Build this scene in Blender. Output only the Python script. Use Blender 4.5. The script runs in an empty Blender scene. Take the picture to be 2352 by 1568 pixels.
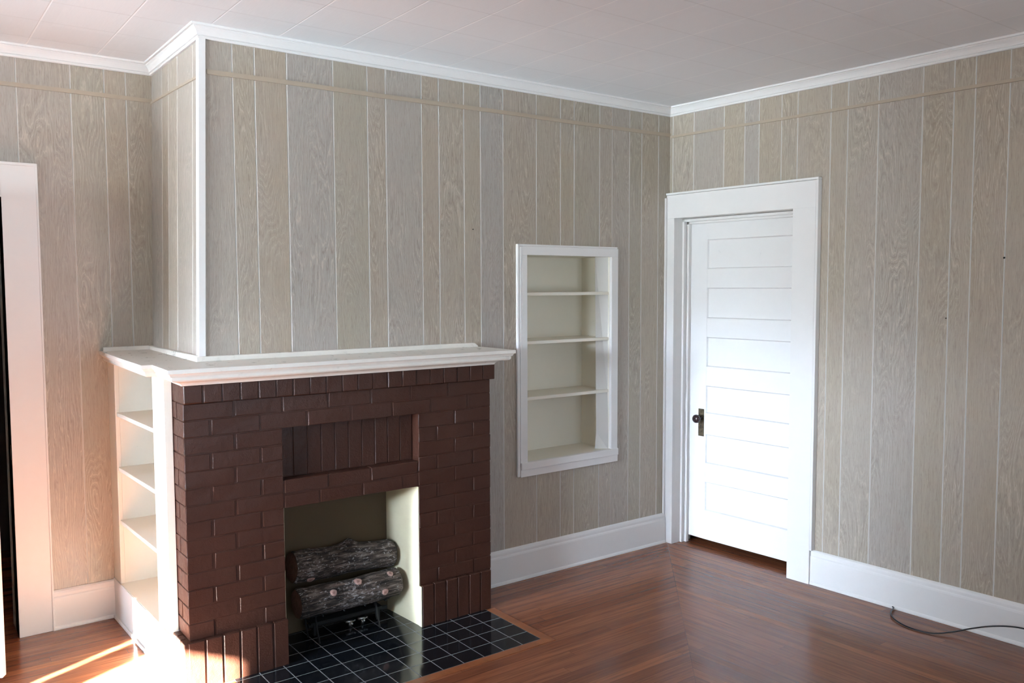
import bpy, math, random
from mathutils import Vector, Matrix, noise
random.seed(7)
sc = bpy.context.scene
COL = sc.collection

# ------------------------------------------------------------------ frame of the room
# corner of back wall (y=0) and right wall at the origin, room towards -x, -y; the right wall is 3 degrees out of square
TH = 0.0536958
CT, ST = math.cos(TH), math.sin(TH)
H = 2.7907
XW, YF = -7.2, -5.4          # left wall, front wall (both behind the camera's view)
YA = 0.81                    # alcove wall
def RW(o, s, z):             # right-wall coordinates: o = offset (negative = into the room), s = along the wall
    return (o*CT - s*ST, o*ST + s*CT, z)
def BK(s, o, z): return (s if s>-2.92 else xs(z)+.001, o, z)                # back wall (o>0 = into the wall)
def xs(z): return -2.923 - 0.036*(2.79 - z)/1.43  # the chimney side wall leans a little

# ------------------------------------------------------------------ mesh helpers
class MB:
    def __init__(s): s.v=[]; s.f=[]; s.m=[]; s.a=[]; s.cur=0; s.att=0.0
    def add(s, vs, fs, m=None, a=None):
        b=len(s.v); s.v+= [tuple(p) for p in vs]
        for f in fs:
            s.f.append([b+i for i in f]); s.m.append(s.cur if m is None else m); s.a.append(s.att if a is None else a)
    def box(s, x0,x1,y0,y1,z0,z1, T=None, m=None, a=None):
        p=[(x0,y0,z0),(x1,y0,z0),(x1,y1,z0),(x0,y1,z0),(x0,y0,z1),(x1,y0,z1),(x1,y1,z1),(x0,y1,z1)]
        if T: p=[T(*q) for q in p]
        s.add(p,[(0,3,2,1),(4,5,6,7),(0,1,5,4),(1,2,6,5),(2,3,7,6),(3,0,4,7)],m,a)
    def cbox(s, x0,x1,y0,y1,z0,z1, c=.004, T=None, m=None, a=None, jit=0.0):
        # box with chamfered edges (24 corner points); jit roughens the corners
        P={}
        vs=[]; 
        X=(x0,x1);Y=(y0,y1);Z=(z0,z1)
        for i in (0,1):
            for j in (0,1):
                for k in (0,1):
                    sx=1 if i==0 else -1; sy=1 if j==0 else -1; sz=1 if k==0 else -1
                    for ax,d in ((0,(0,sy*c,sz*c)),(1,(sx*c,0,sz*c)),(2,(sx*c,sy*c,0))):
                        P[i,j,k,ax]=len(vs)
                        q=[X[i]+d[0],Y[j]+d[1],Z[k]+d[2]]
                        if jit: q=[w+random.uniform(-jit,jit) for w in q]
                        vs.append(tuple(q))
        F=[]
        for i in (0,1): F.append([P[i,j,k,0] for j,k in ((0,0),(1,0),(1,1),(0,1))])
        for j in (0,1): F.append([P[i,j,k,1] for i,k in ((0,0),(1,0),(1,1),(0,1))])
        for k in (0,1): F.append([P[i,j,k,2] for i,j in ((0,0),(1,0),(1,1),(0,1))])
        for i in (0,1):
            for j in (0,1): F.append([P[i,j,0,0],P[i,j,1,0],P[i,j,1,1],P[i,j,0,1]])
        for i in (0,1):
            for k in (0,1): F.append([P[i,0,k,0],P[i,1,k,0],P[i,1,k,2],P[i,0,k,2]])
        for j in (0,1):
            for k in (0,1): F.append([P[0,j,k,1],P[1,j,k,1],P[1,j,k,2],P[0,j,k,2]])
        for i in (0,1):
            for j in (0,1):
                for k in (0,1): F.append([P[i,j,k,0],P[i,j,k,1],P[i,j,k,2]])
        if T: vs=[T(*q) for q in vs]
        s.add(vs,F,m,a)
    def quad(s, a,b,c,d, m=None, at=None): s.add([a,b,c,d],[(0,1,2,3)],m,at)
    def prism(s, poly, z0, z1, T=None, m=None):   # vertical prism of an xy polygon
        n=len(poly); p=[(x,y,z0) for x,y in poly]+[(x,y,z1) for x,y in poly]
        if T: p=[T(*q) for q in p]
        s.add(p,[tuple(range(n-1,-1,-1)),tuple(range(n,2*n))]+[(i,(i+1)%n,n+(i+1)%n,n+i) for i in range(n)],m)
    def rings(s, rings, m=None, caps=True, a=None):
        n=len(rings[0]); b=len(s.v); vs=[q for r in rings for q in r]; F=[]
        for i in range(len(rings)-1):
            for j in range(n):
                F.append((i*n+j,i*n+(j+1)%n,(i+1)*n+(j+1)%n,(i+1)*n+j))
        if caps: F.append(tuple(range(n-1,-1,-1))); F.append(tuple((len(rings)-1)*n+j for j in range(n)))
        s.add(vs,F,m,a)
    def tube(s, pts, r, n=10, m=None):
        pts=[Vector(p) for p in pts]; R=[]; up=None
        for i,p in enumerate(pts):
            t=(pts[min(i+1,len(pts)-1)]-pts[max(i-1,0)]).normalized()
            if up is None:
                up=Vector((0,0,1)) if abs(t.z)<.9 else Vector((1,0,0))
            sd=t.cross(up).normalized(); up=sd.cross(t).normalized()
            rr=r[i] if isinstance(r,(list,tuple)) else r
            R.append([tuple(p+sd*rr*math.cos(2*math.pi*k/n)+up*rr*math.sin(2*math.pi*k/n)) for k in range(n)])
        s.rings(R,m)
    def lathe(s, prof, T, n=24, m=None):          # prof: (radius, along axis), T maps (axis, a, b) to world
        s.rings([[T(d,r*math.cos(2*math.pi*k/n),r*math.sin(2*math.pi*k/n)) for k in range(n)] for r,d in prof],m)

def obj(name, mb, mats, parent=None, smooth=False, loc=None, bevel=0):
    me=bpy.data.meshes.new(name)
    if loc is None:
        if parent is not None: loc=(0,0,0)
        else:
            xs_=[p[0] for p in mb.v]; ys_=[p[1] for p in mb.v]; zs_=[p[2] for p in mb.v]
            loc=((min(xs_)+max(xs_))/2,(min(ys_)+max(ys_))/2,min(zs_))
    base=Vector(loc) if parent is None else wloc(parent)
    me.from_pydata([tuple(Vector(p)-base) for p in mb.v],[],mb.f)
    if not isinstance(mats,(list,tuple)): mats=[mats]
    for m in mats: me.materials.append(m)
    for p,mi in zip(me.polygons,mb.m): p.material_index=mi; p.use_smooth=smooth
    at=me.attributes.new('pid','FLOAT','FACE')
    for i,a in enumerate(mb.a): at.data[i].value=a
    me.validate(); me.update()
    import bmesh
    bm=bmesh.new(); bm.from_mesh(me); bmesh.ops.remove_doubles(bm,verts=bm.verts,dist=1e-6) if len(bm.verts)<60000 else None
    bmesh.ops.recalc_face_normals(bm,faces=bm.faces); bm.to_mesh(me); bm.free()
    o=bpy.data.objects.new(name,me); COL.objects.link(o)
    if parent is None: o.location=loc
    else: o.parent=parent
    if bevel:
        b=o.modifiers.new('bevel','BEVEL'); b.width=bevel; b.segments=2; b.limit_method='ANGLE'; b.angle_limit=math.radians(40)
    return o
def wloc(o):
    v=Vector((0,0,0))
    while o is not None: v=v+o.location; o=o.parent
    return v
def thing(name, loc, label=None, cat=None, group=None, kind=None, parent=None):
    o=bpy.data.objects.new(name,None); COL.objects.link(o); o.location=loc; o.empty_display_size=.05
    if parent is not None: o.parent=parent; o.location=Vector(loc)-wloc(parent)
    return tag(o,label,cat,group,kind)
def tag(o,label=None,cat=None,group=None,kind=None):
    for k,v in (('label',label),('category',cat),('group',group),('kind',kind)):
        if v: o[k]=v
    return o
def struct(o,label,cat): return tag(o,label,cat,None,'structure')

# ------------------------------------------------------------------ materials
class N:
    def __init__(s,name):
        s.mat=bpy.data.materials.new(name); s.mat.use_nodes=True; s.t=s.mat.node_tree; s.t.nodes.clear()
        s.out=s.t.nodes.new('ShaderNodeOutputMaterial'); s.b=s.t.nodes.new('ShaderNodeBsdfPrincipled')
        s.t.links.new(s.b.outputs[0],s.out.inputs[0])
    def n(s,typ,ins={},**kw):
        nd=s.t.nodes.new('ShaderNode'+typ)
        for k,v in kw.items(): setattr(nd,k,v)
        for k,v in ins.items(): s.set(nd.inputs[k],v)
        return nd
    def set(s,sock,v):
        if hasattr(v,'is_output') or isinstance(v,bpy.types.NodeSocket): s.t.links.new(v,sock)
        elif isinstance(v,bpy.types.Node): s.t.links.new(v.outputs[0],sock)
        else:
            if sock.type=='RGBA' and len(v)==3: v=(*v,1)
            sock.default_value=v
    def m(s,op,a,b=0.0,c=0.0,clamp=False):
        nd=s.n('Math',operation=op,use_clamp=clamp); s.set(nd.inputs[0],a); s.set(nd.inputs[1],b)
        if op in('MULTIPLY_ADD','SMOOTH_MIN','WRAP','COMPARE'): s.set(nd.inputs[2],c)
        return nd.outputs[0]
    def mix(s,f,a,b,blend='MIX'):
        nd=s.n('Mix',data_type='RGBA',blend_type=blend,clamp_factor=True); s.set(nd.inputs[0],f); s.set(nd.inputs[6],a); s.set(nd.inputs[7],b); return nd.outputs[2]
    def ramp(s,f,stops,interp='LINEAR'):
        nd=s.n('ValToRGB'); r=nd.color_ramp; r.interpolation=interp
        while len(r.elements)<len(stops): r.elements.new(.5)
        for e,(p,c) in zip(r.elements,stops): e.position=p; e.color=(*c,1) if len(c)==3 else c
        s.set(nd.inputs[0],f); return nd.outputs[0]
    def maprange(s,v,a,b,c=0.,d=1.,smooth=False):
        nd=s.n('MapRange',interpolation_type='SMOOTHSTEP' if smooth else 'LINEAR'); s.set(nd.inputs[0],v)
        for i,q in enumerate((a,b,c,d)): s.set(nd.inputs[i+1],q)
        return nd.outputs[0]
    def noise(s,vec,scale=5.,detail=2.,rough=.5,dist=0.):
        nd=s.n('TexNoise'); s.set(nd.inputs['Vector'],vec)
        for k,v in (('Scale',scale),('Detail',detail),('Roughness',rough),('Distortion',dist)): s.set(nd.inputs[k],v)
        return nd.outputs[0]
    def comb(s,x,y,z):
        nd=s.n('CombineXYZ'); [s.set(nd.inputs[i],v) for i,v in enumerate((x,y,z))]; return nd.outputs[0]
    def pos(s): return s.n('NewGeometry').outputs['Position']
    def sep(s,v):
        nd=s.n('SeparateXYZ'); s.set(nd.inputs[0],v); return nd.outputs
    def attr(s,name): return s.n('Attribute',attribute_name=name).outputs['Fac']
    def bump(s,h,strength=.3,dist=.002):
        nd=s.n('Bump',{'Strength':strength,'Distance':dist}); s.set(nd.inputs['Height'],h); s.t.links.new(nd.outputs[0],s.b.inputs['Normal'])
    def base(s,c): s.set(s.b.inputs['Base Color'],c)
    def rough(s,r): s.set(s.b.inputs['Roughness'],r)

def paint(name,col,rough=.38,bump=.06,var=.012,scale=18,chips=None):
    q=N(name); P=q.pos(); n1=q.noise(P,scale,4,.6); n2=q.noise(P,2.2,2)
    f=q.m('MULTIPLY_ADD',n1,.5,q.m('MULTIPLY',n2,.5))
    dark=tuple(c*(1-var*1.6) for c in col); lite=tuple(min(1,c*(1+var)) for c in col)
    c=q.mix(q.maprange(f,.3,.7),dark,lite)
    if chips:
        v=q.noise(P,chips[0],3,.6); c=q.mix(q.maprange(v,chips[1],chips[1]+.02),c,(.08,.06,.05))
    q.base(c); q.rough(q.maprange(n1,.2,.8,rough-.06,rough+.08))
    q.bump(q.noise(P,70,3,.6),bump,.002); return q.mat

M={}
M['white']=paint('white_gloss_paint',(.80,.79,.77),.34)
M['door_white']=paint('door_white_paint',(.82,.82,.81),.32,bump=.08)
M['cream']=paint('cream_paint',(.80,.765,.66),.42,chips=(55,.76))
M['mantel']=paint('mantel_paint',(.80,.77,.70),.30,var=.05,chips=(34,.83))
M['strip']=paint('batten_tan',(.43,.355,.27),.45,var=.05)
M['dark_room']=paint('unlit_room_dark',(.05,.045,.045),.8)  # near-black wall colour stands in for the dark of unlit rooms
M['firebox']=paint('firebox_cream',(.74,.68,.47),.6,var=.09,scale=6,chips=(30,.74))
M['firebox_back']=paint('sooty_firebox_back',(.085,.056,.026),.75,var=.06,scale=7)
M['plaster']=paint('plaster_wall',(.62,.57,.48),.7)

def wood_panel():
    q=N('grained_panelling'); sx=q.sep(q.pos()); pid=q.attr('pid')
    # along-wall coordinate: x and y both run along some wall, so their sum serves for every wall
    s=q.m('ADD',sx[0],sx[1]); z=sx[2]
    off=q.m('MULTIPLY',pid,37.0)
    v=q.comb(q.m('MULTIPLY_ADD',s,6.5,off),q.m('MULTIPLY',off,1.7),q.m('MULTIPLY_ADD',z,.95,off))
    n=q.noise(v,1.0,2.,.42,.35)
    wob=q.noise(q.comb(q.m('MULTIPLY',s,55.),off,q.m('MULTIPLY',z,7.)),1.,3,.6)
    ph=q.m('ADD',q.m('MULTIPLY',n,38.),q.m('MULTIPLY',wob,2.2))
    ring=q.m('FRACT',ph)
    tri=q.m('ABSOLUTE',q.m('SUBTRACT',ring,.5))                       # 0..0.5
    line=q.maprange(tri,.0,.14,1.,0.,True)
    fine=q.noise(q.comb(q.m('MULTIPLY',s,300.),off,q.m('MULTIPLY',z,9.)),1.,3,.65)
    pore=q.noise(q.comb(q.m('MULTIPLY',s,420.),off,q.m('MULTIPLY',z,26.)),1.,2,.6)
    blot=q.noise(q.comb(q.m('MULTIPLY',s,5.),off,q.m('MULTIPLY',z,2.2)),1.,3,.6)
    tone=q.ramp(q.m('FRACT',q.m('MULTIPLY',pid,7.31)),[(0,(0.408,0.350,0.266)),(.25,(0.425,0.369,0.289)),(.5,(0.396,0.371,0.337)),(.75,(0.414,0.341,0.254)),(1,(0.379,0.355,0.284))])
    c=q.mix(q.maprange(blot,.3,.7,0.,.45),tone,(0.414,0.366,0.337))
    c=q.mix(q.maprange(fine,.44,.74,0.,.42),c,(0.247,0.203,0.153))
    c=q.mix(q.maprange(fine,.22,.42,.3,0.),c,(0.540,0.483,0.407))
    c=q.mix(q.maprange(pore,.56,.70,0.,.5),c,(0.218,0.174,0.130))
    mask=q.maprange(q.noise(q.comb(q.m('MULTIPLY',s,2.6),off,q.m('MULTIPLY',z,1.8)),1.,2),.38,.66,.02,.62)
    c=q.mix(q.m('MULTIPLY',line,mask),c,(0.575,0.512,0.425))
    dk=q.maprange(tri,.36,.49,0.,1.,True)
    c=q.mix(q.m('MULTIPLY',dk,q.m('MULTIPLY',mask,.75)),c,(0.230,0.186,0.141))
    q.base(c); q.rough(q.maprange(fine,.3,.7,.34,.46))
    h=q.m('ADD',q.m('MULTIPLY',line,.6),q.m('MULTIPLY',fine,.5)); q.bump(h,.28,.0012)
    return q.mat
M['panel']=wood_panel()
M['groove']=paint('groove_line',(.60,.585,.545),.5,bump=.05)

def ceiling_mat():
    q=N('ceiling_tile'); P=q.pos(); s=q.sep(P)
    fx=q.m('FRACT',q.m('DIVIDE',q.m('ADD',s[0],3.485+30*.2985),.2985)); fy=q.m('FRACT',q.m('DIVIDE',q.m('ADD',s[1],-.332+30*.2965),.2965))
    dx=q.m('MULTIPLY',q.m('MINIMUM',fx,q.m('SUBTRACT',1.,fx)),.2985); dy=q.m('MULTIPLY',q.m('MINIMUM',fy,q.m('SUBTRACT',1.,fy)),.2965)
    lx=q.maprange(dx,.0016,.0042,1.,0.,True); ly=q.maprange(dy,.0010,.0034,1.,0.,True)
    row=q.m('FLOOR',q.m('DIVIDE',q.m('ADD',s[1],10.),.2965)); col=q.m('FLOOR',q.m('DIVIDE',q.m('ADD',s[0],10.),.2985))
    wn=q.n('TexWhiteNoise',noise_dimensions='2D'); q.set(wn.inputs['Vector'],q.comb(row,col,0.))
    lin=q.noise(q.comb(q.m('MULTIPLY',s[0],160.),q.m('MULTIPLY',s[1],12.),0.),1.,2)
    c=q.mix(q.maprange(wn.outputs[0],0.,1.),(.815,.828,.84),(.845,.858,.87))
    c=q.mix(q.maprange(lin,.3,.7,0.,.35),c,(.78,.793,.805))
    c=q.mix(q.m('MULTIPLY',lx,.9),c,(.95,.945,.94)); c=q.mix(q.m('MULTIPLY',ly,.5),c,(.66,.65,.64))  # light and dark joint lines: lighting on the tile bevels put into the colour
    q.base(c); q.rough(.55)
    h=q.m('SUBTRACT',q.m('MULTIPLY',lin,.05),q.m('MAXIMUM',lx,ly)); q.bump(h,.35,.002); return q.mat
M['ceiling']=ceiling_mat()

def floor_mat():
    q=N('mitred_strip_floor'); s=q.sep(q.pos())
    xr=q.m('ADD',q.m('MULTIPLY',s[0],CT),q.m('MULTIPLY',s[1],ST))
    dB=q.m('MULTIPLY',s[1],-1.); dR=q.m('MULTIPLY',xr,-1.)
    left=q.m('LESS_THAN',dB,dR)
    d=q.m('ADD',q.m('MULTIPLY',left,dB),q.m('MULTIPLY',q.m('SUBTRACT',1.,left),dR))
    al=q.m('ADD',q.m('MULTIPLY',left,s[0]),q.m('MULTIPLY',q.m('SUBTRACT',1.,left),s[1]))
    W_=.057
    t=q.m('DIVIDE',q.m('ADD',d,W_*200+.011),W_); row=q.m('FLOOR',t); fr=q.m('FRACT',t)
    w1=q.n('TexWhiteNoise',noise_dimensions='2D'); q.set(w1.inputs['Vector'],q.comb(row,left,0.))
    ta=q.m('ADD',q.m('DIVIDE',al,1.55),q.m('MULTIPLY',w1.outputs[0],9.)); seg=q.m('FLOOR',ta); fa=q.m('FRACT',ta)
    w2=q.n('TexWhiteNoise',noise_dimensions='3D'); q.set(w2.inputs['Vector'],q.comb(row,seg,left))
    v=w2.outputs[0]
    g=q.noise(q.comb(q.m('MULTIPLY',d,75.),q.m('MULTIPLY',al,3.2),q.m('MULTIPLY',v,50.)),1.,3,.6,.15)
    wear=q.noise(q.pos(),1.6,3,.6)
    c=q.ramp(v,[(0,(.165,.052,.025)),(.3,(.225,.075,.034)),(.55,(.275,.094,.042)),(.8,(.19,.064,.031)),(1,(.33,.118,.05))])
    c=q.mix(q.maprange(g,.42,.74,0.,.7),c,(.085,.028,.016)); c=q.mix(q.maprange(g,.20,.40,.28,0.),c,(.36,.135,.058))
    c=q.mix(q.maprange(wear,.45,.75,0.,.18),c,(.15,.075,.045))
    e=q.m('MULTIPLY',q.m('MINIMUM',fr,q.m('SUBTRACT',1.,fr)),W_)
    gap=q.maprange(e,.0006,.0024,1.,0.,True)
    ea=q.m('MULTIPLY',q.m('MINIMUM',fa,q.m('SUBTRACT',1.,fa)),1.55)
    gap=q.m('MAXIMUM',gap,q.maprange(ea,.0004,.0014,1.,0.,True))
    dg=q.m('ABSOLUTE',q.m('SUBTRACT',dB,dR)); gap=q.m('MAXIMUM',gap,q.maprange(dg,.0008,.002,1.,0.,True))
    c=q.mix(q.m('MULTIPLY',gap,.5),c,(.03,.013,.008))
    q.base(c)
    q.rough(q.m('MULTIPLY_ADD',v,.05,.165)); q.set(q.b.inputs['Specular IOR Level'],.42)
    q.bump(q.m('MULTIPLY',gap,-1.),.12,.0008); return q.mat
M['floor']=floor_mat()

def border_mat():
    q=N('border_board_wood'); s=q.sep(q.pos())
    g=q.noise(q.comb(q.m('MULTIPLY',s[0],14.),q.m('MULTIPLY',s[1],14.),0.),1.,4,.6,.6)
    q.base(q.ramp(g,[(.3,(.17,.055,.022)),(.6,(.27,.088,.032))])); q.rough(.3); q.bump(g,.1,.001); return q.mat
M['border']=border_mat()

def tile_mat():
    q=N('black_hearth_tile'); s=q.sep(q.pos()); T_=.1085
    fx=q.m('FRACT',q.m('DIVIDE',q.m('ADD',s[0],1.6305+40*T_),T_)); fy=q.m('FRACT',q.m('DIVIDE',q.m('ADD',s[1],.7245+40*T_-.0),T_))
    d=q.m('MULTIPLY',q.m('MINIMUM',q.m('MINIMUM',fx,q.m('SUBTRACT',1.,fx)),q.m('MINIMUM',fy,q.m('SUBTRACT',1.,fy))),T_)
    gr=q.maprange(d,.0014,.0026,1.,0.,True)
    n=q.noise(q.pos(),30,3)
    c=q.mix(gr,(.006,.007,.009),q.mix(q.maprange(n,.3,.7),(.12,.13,.13),(.22,.23,.23)))
    q.base(c); q.rough(q.m('ADD',q.m('MULTIPLY',gr,.55),q.maprange(q.noise(q.pos(),12,3),.3,.7,.06,.14)))
    cell=q.n('TexWhiteNoise',noise_dimensions='2D'); q.set(cell.inputs['Vector'],q.comb(q.m('FLOOR',q.m('DIVIDE',s[0],T_)),q.m('FLOOR',q.m('DIVIDE',s[1],T_)),0.))
    q.bump(q.m('SUBTRACT',q.m('MULTIPLY',q.noise(q.pos(),8,1),.25),gr),.25,.0015); return q.mat
M['tile']=tile_mat()

def brick_mat():
    q=N('brown_painted_brick'); P=q.pos(); n=q.noise(P,55,4,.65); n2=q.noise(P,4,3)
    c=q.mix(q.maprange(n2,.3,.7),(.043,.0155,.0095),(.052,.0195,.012)); c=q.mix(q.maprange(n,.55,.75,0.,.35),c,(.032,.012,.008))
    q.base(c); q.rough(q.maprange(n,.3,.7,.32,.42)); q.set(q.b.inputs['Specular IOR Level'],.3); q.bump(q.m('ADD',q.m('ADD',q.m('MULTIPLY',n,.6),q.m('MULTIPLY',q.noise(P,220,2),.3)),q.m('MULTIPLY',q.noise(P,24,2),1.2)),.6,.003); return q.mat
M['brick']=brick_mat()

def bark_mat():
    q=N('ceramic_log_bark'); P=q.pos(); s=q.sep(P)
    st=q.noise(q.comb(q.m('MULTIPLY',s[0],11.),q.m('MULTIPLY',s[1],75.),q.m('MULTIPLY',s[2],75.)),1.,5,.65,.4)
    fl=q.noise(q.comb(q.m('MULTIPLY',s[0],55.),q.m('MULTIPLY',s[1],120.),q.m('MULTIPLY',s[2],120.)),1.,3,.7)
    big=q.noise(P,9,2)
    c=q.ramp(st,[(.36,(.007,.005,.004)),(.48,(.040,.029,.022)),(.58,(.13,.10,.085)),(.70,(.25,.215,.19))])
    ash=q.maprange(fl,q.maprange(big,.35,.65,.66,.50),.72,0.,1.)
    c=q.mix(ash,c,(.50,.48,.48)); q.base(c); q.rough(.85); q.bump(q.m('ADD',st,q.m('MULTIPLY',fl,.5)),1.,.009); return q.mat
M['bark']=bark_mat()
def simple(name,col,rough=.5,metal=0.,var=.1,scale=40,bump=.1):
    q=N(name); n=q.noise(q.pos(),scale,4,.6)
    q.base(q.mix(q.maprange(n,.3,.7),tuple(c*(1-var) for c in col),tuple(min(1,c*(1+var)) for c in col))); q.rough(rough); q.b.inputs['Metallic'].default_value=metal
    q.bump(n,bump,.001); return q.mat
M['log_end']=simple('log_cut_end',(.085,.036,.026),.8,var=.35,scale=60,bump=.4)
M['knot']=simple('log_pink_knot',(.42,.27,.23),.8,var=.4,scale=90,bump=.3)
M['knot_core']=simple('log_knot_core',(.27,.15,.125),.8,var=.3,scale=90)
M['iron']=simple('black_iron',(.005,.005,.005),.8)
M['alu']=simple('dull_silver_metal',(.5,.52,.52),.38,1.)
M['brass_plate']=simple('aged_bronze_plate',(.13,.105,.07),.45,.8,var=.45,scale=45)
M['knob']=simple('brown_mineral_knob',(.022,.012,.014),.16,var=.3)
M['black']=simple('black_rubber',(.008,.008,.009),.4)
M['glass_frame']=M['white']

# ------------------------------------------------------------------ panelled walls
def panel_wall(name, s0, s1, z0, z1, grooves, pmap, holes=(), thick=.1, out=(0,1,0), mats=None):
    mb=MB(); gw=.0034; brk={s0:0.,s1:0.}
    for g in grooves:
        if s0+.01<g<s1-.01: brk[g-gw]=0.; brk[g]=.0035; brk[g+gw]=0.
    for h in holes:
        for s in h[:2]:
            if s not in brk and s0<s<s1: brk[s]=0.
    S=sorted(brk); Z=sorted({z0,z1}|{z for h in holes for z in h[2:] if z0<z<z1})
    ids=[]; cur=random.random()
    for i in range(len(S)-1):
        g=brk[S[i]]>0 or brk[S[i+1]]>0
        if brk[S[i]]>0: cur=random.random()
        ids.append((1 if g else 0, cur))
    for i in range(len(S)-1):
        for k in range(len(Z)-1):
            sm=(S[i]+S[i+1])/2; zm=(Z[k]+Z[k+1])/2
            if any(h[0]<sm<h[1] and h[2]<zm<h[3] for h in holes): continue
            a,b=S[i],S[i+1]
            mb.quad(pmap(a,brk[a],Z[k]),pmap(b,brk[b],Z[k]),pmap(b,brk[b],Z[k+1]),pmap(a,brk[a],Z[k+1]),ids[i][0],ids[i][1])
    o=obj(name,mb,mats or [M['panel'],M['groove']])
    me=o.data; ref=Vector(out)
    tot=sum((p.normal*p.area for p in me.polygons),Vector())
    if tot.dot(ref)>0: me.flip_normals()          # normals face the room
    sol=o.modifiers.new('thickness','SOLIDIFY'); sol.thickness=thick; sol.offset=-1
    return o
GB=[-2.789,-2.689,-2.539,-2.311,-2.132,-2.032,-1.828,-1.726,-1.571,-1.465,-1.316,-1.084,-.908,-.804,-.604,-.503,-.357,-.252,-.104]
GR=[-.024,-.189,-.414,-.561,-.658,-.805,-.906,-1.105,-1.202,-1.369,-1.593,-1.741,-1.838,-1.988]
w=[.155,.1,.2,.1,.18,.228,.15,.1]; s=-1.988; i=0
while s>-5.5: s-=w[i%8]; GR.append(s); i+=1
GA=[-3.05,-3.149,-3.299,-3.527]; s=-3.527; i=0
while s>-7: s-=w[(i+3)%8]; GA.append(s); i+=1
NX0,NX1,NZ0,NZ1=-1.165,-.52,.655,1.842     # niche opening
FX0,FX1,FZ=-2.688,-2.008,.696              # firebox opening
struct(panel_wall('wall_back',-2.925,.2,0,H,GB,BK,[(NX0-.016,NX1+.016,NZ0-.016,NZ1+.016),(FX0-.05,FX1+.05,0,.78)]),'wood-grain panelled wall behind the fireplace','wall')
struct(panel_wall('wall_right',YF-.3,.1,0,H,GR,lambda s,o,z:RW(o,s,z),[(-.93,-.05,0,2.105)],out=(1,0,0)),'wood-grain panelled wall with the white door','wall')
struct(panel_wall('wall_alcove',XW,-2.9,0,H,GA,lambda s,o,z:(s,YA+o,z),[(-4.54,-3.607,0,2.087)]),'panelled alcove wall left of the chimney','wall')
# chimney side wall leans: built from its own coordinates
struct(panel_wall('wall_chimney',.006,YA,0,H,[.109,.35,.5,.614],lambda s,o,z:(xs(z)+o,s,z),[(-.01,.70,.0,1.33)],thick=.03,out=(1,0,0)),'narrow panelled side of the chimney breast','wall')
struct(panel_wall('wall_left',YF,YA,0,H,[],lambda s,o,z:(XW-o,s,z),[(-2.325,-1.672,1.40,1.90),(-1.52,-1.455,1.40,1.90),(-1.36,-.45,.35,2.2)],out=(-1,0,0),mats=[M['plaster'],M['plaster']]),'plain plaster wall with the sunny window','wall')
WX0,WX1,WZ0,WZ1=-4.2,-.9,.75,2.25
struct(panel_wall('wall_front',XW,.6,0,H,[],lambda s,o,z:(s,YF-o,z),[(WX0,WX1,WZ0,WZ1)],out=(0,-1,0),mats=[M['plaster'],M['plaster']]),'plain plaster wall with the wide window','wall')
mb=MB(); mb.box(XW-.1,1.3,YF-.1,3.0,-.1,0); struct(obj('floor',mb,M['floor']),'reddish-brown strip wood floor mitred at the corner','floor')
mb=MB(); mb.box(XW-.1,1.3,YF-.1,3.0,H,H+.1); struct(obj('ceiling',mb,M['ceiling']),'white square-tiled ceiling','ceiling')
# rooms beyond the two doors
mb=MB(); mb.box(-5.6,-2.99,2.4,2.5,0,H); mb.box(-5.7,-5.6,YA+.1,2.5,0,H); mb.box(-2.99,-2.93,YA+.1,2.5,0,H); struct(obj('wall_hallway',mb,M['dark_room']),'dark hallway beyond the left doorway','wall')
mb=MB(); mb.box(.95,1.05,-1.6,.4,0,H,RW); mb.box(.1,.95,-1.6,-1.5,0,H,RW); mb.box(.1,.95,.3,.4,0,H,RW); struct(obj('wall_closet',mb,M['dark_room']),'dark closet behind the white door','wall')
# unseen wall added outside to keep the sun out of the front window
mb=MB(); mb.box(-5.0,-4.8,-9.5,YF-.12,-.1,4.6); struct(obj('sun_block_front',mb,M['plaster']),'added unseen wall blocking the sun from the front window','wall')

# ------------------------------------------------------------------ mouldings
def sweep(profile, p0, p1, d0, d1):
    """profile (offset into the room, z); p0,p1 ends on the wall; d0,d1 mitre vectors per unit offset"""
    mb=MB(); n=len(profile)
    R=[[(p[0]+d[0]*o,p[1]+d[1]*o,z) for o,z in profile] for p,d in ((p0,d0),(p1,d1))]
    mb.rings(R); return mb
def mitre(n1,n2):
    k=1+n1[0]*n2[0]+n1[1]*n2[1]; return ((n1[0]+n2[0])/k,(n1[1]+n2[1])/k)
nR=(-CT,-ST); nB=(0,-1); nC=(-1,0); nA=(0,-1)
crown=[(-.004,H-.056),(.009,H-.056),(.012,H-.053),(.012,H-.0475),(.0085,H-.0455),(.0085,H-.0435),(.016,H-.0425),(.0175,H-.037),(.022,H-.028),(.029,H-.019),(.036,H-.0135),(.036,H-.0105),(.0455,H-.0095),(.0455,H+.002),(-.004,H+.002)]
xt=xs(H)-.002
pts=[RW(0,YF,0),(0,0),(xt,0),(xt,YA),(XW,YA)]
ns=[nR,nB,nC,nA]
ms=[nR,mitre(nR,nB),mitre(nB,nC),mitre(nC,nA),nA]
for i in range(4):
    o=obj('trim_%d'%(i+1),sweep(crown,pts[i],pts[i+1],ms[i],ms[i+1]),M['white'])
    struct(o,['white crown moulding above the right wall','white crown moulding above the fireplace wall','white crown moulding on the chimney side','white crown moulding over the alcove'][i],'moulding')
def batten(name, T, s0, s1, z0, z1, lab, h=.022):
    mb=MB(); t=.0065; sg=max(1,int(abs(s1-s0)/.4)); R=[]
    for k in range(sg+1):
        f=k/sg; s=s0+(s1-s0)*f; z=z0+(z1-z0)*f+.0015*math.sin(k*2.1)
        R.append([T(s,.002,z),T(s,-t,z+.001),T(s,-t,z+h-.001),T(s,.002,z+h)])
    mb.rings(R); struct(obj(name,mb,M['strip']),lab,'batten')
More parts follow.
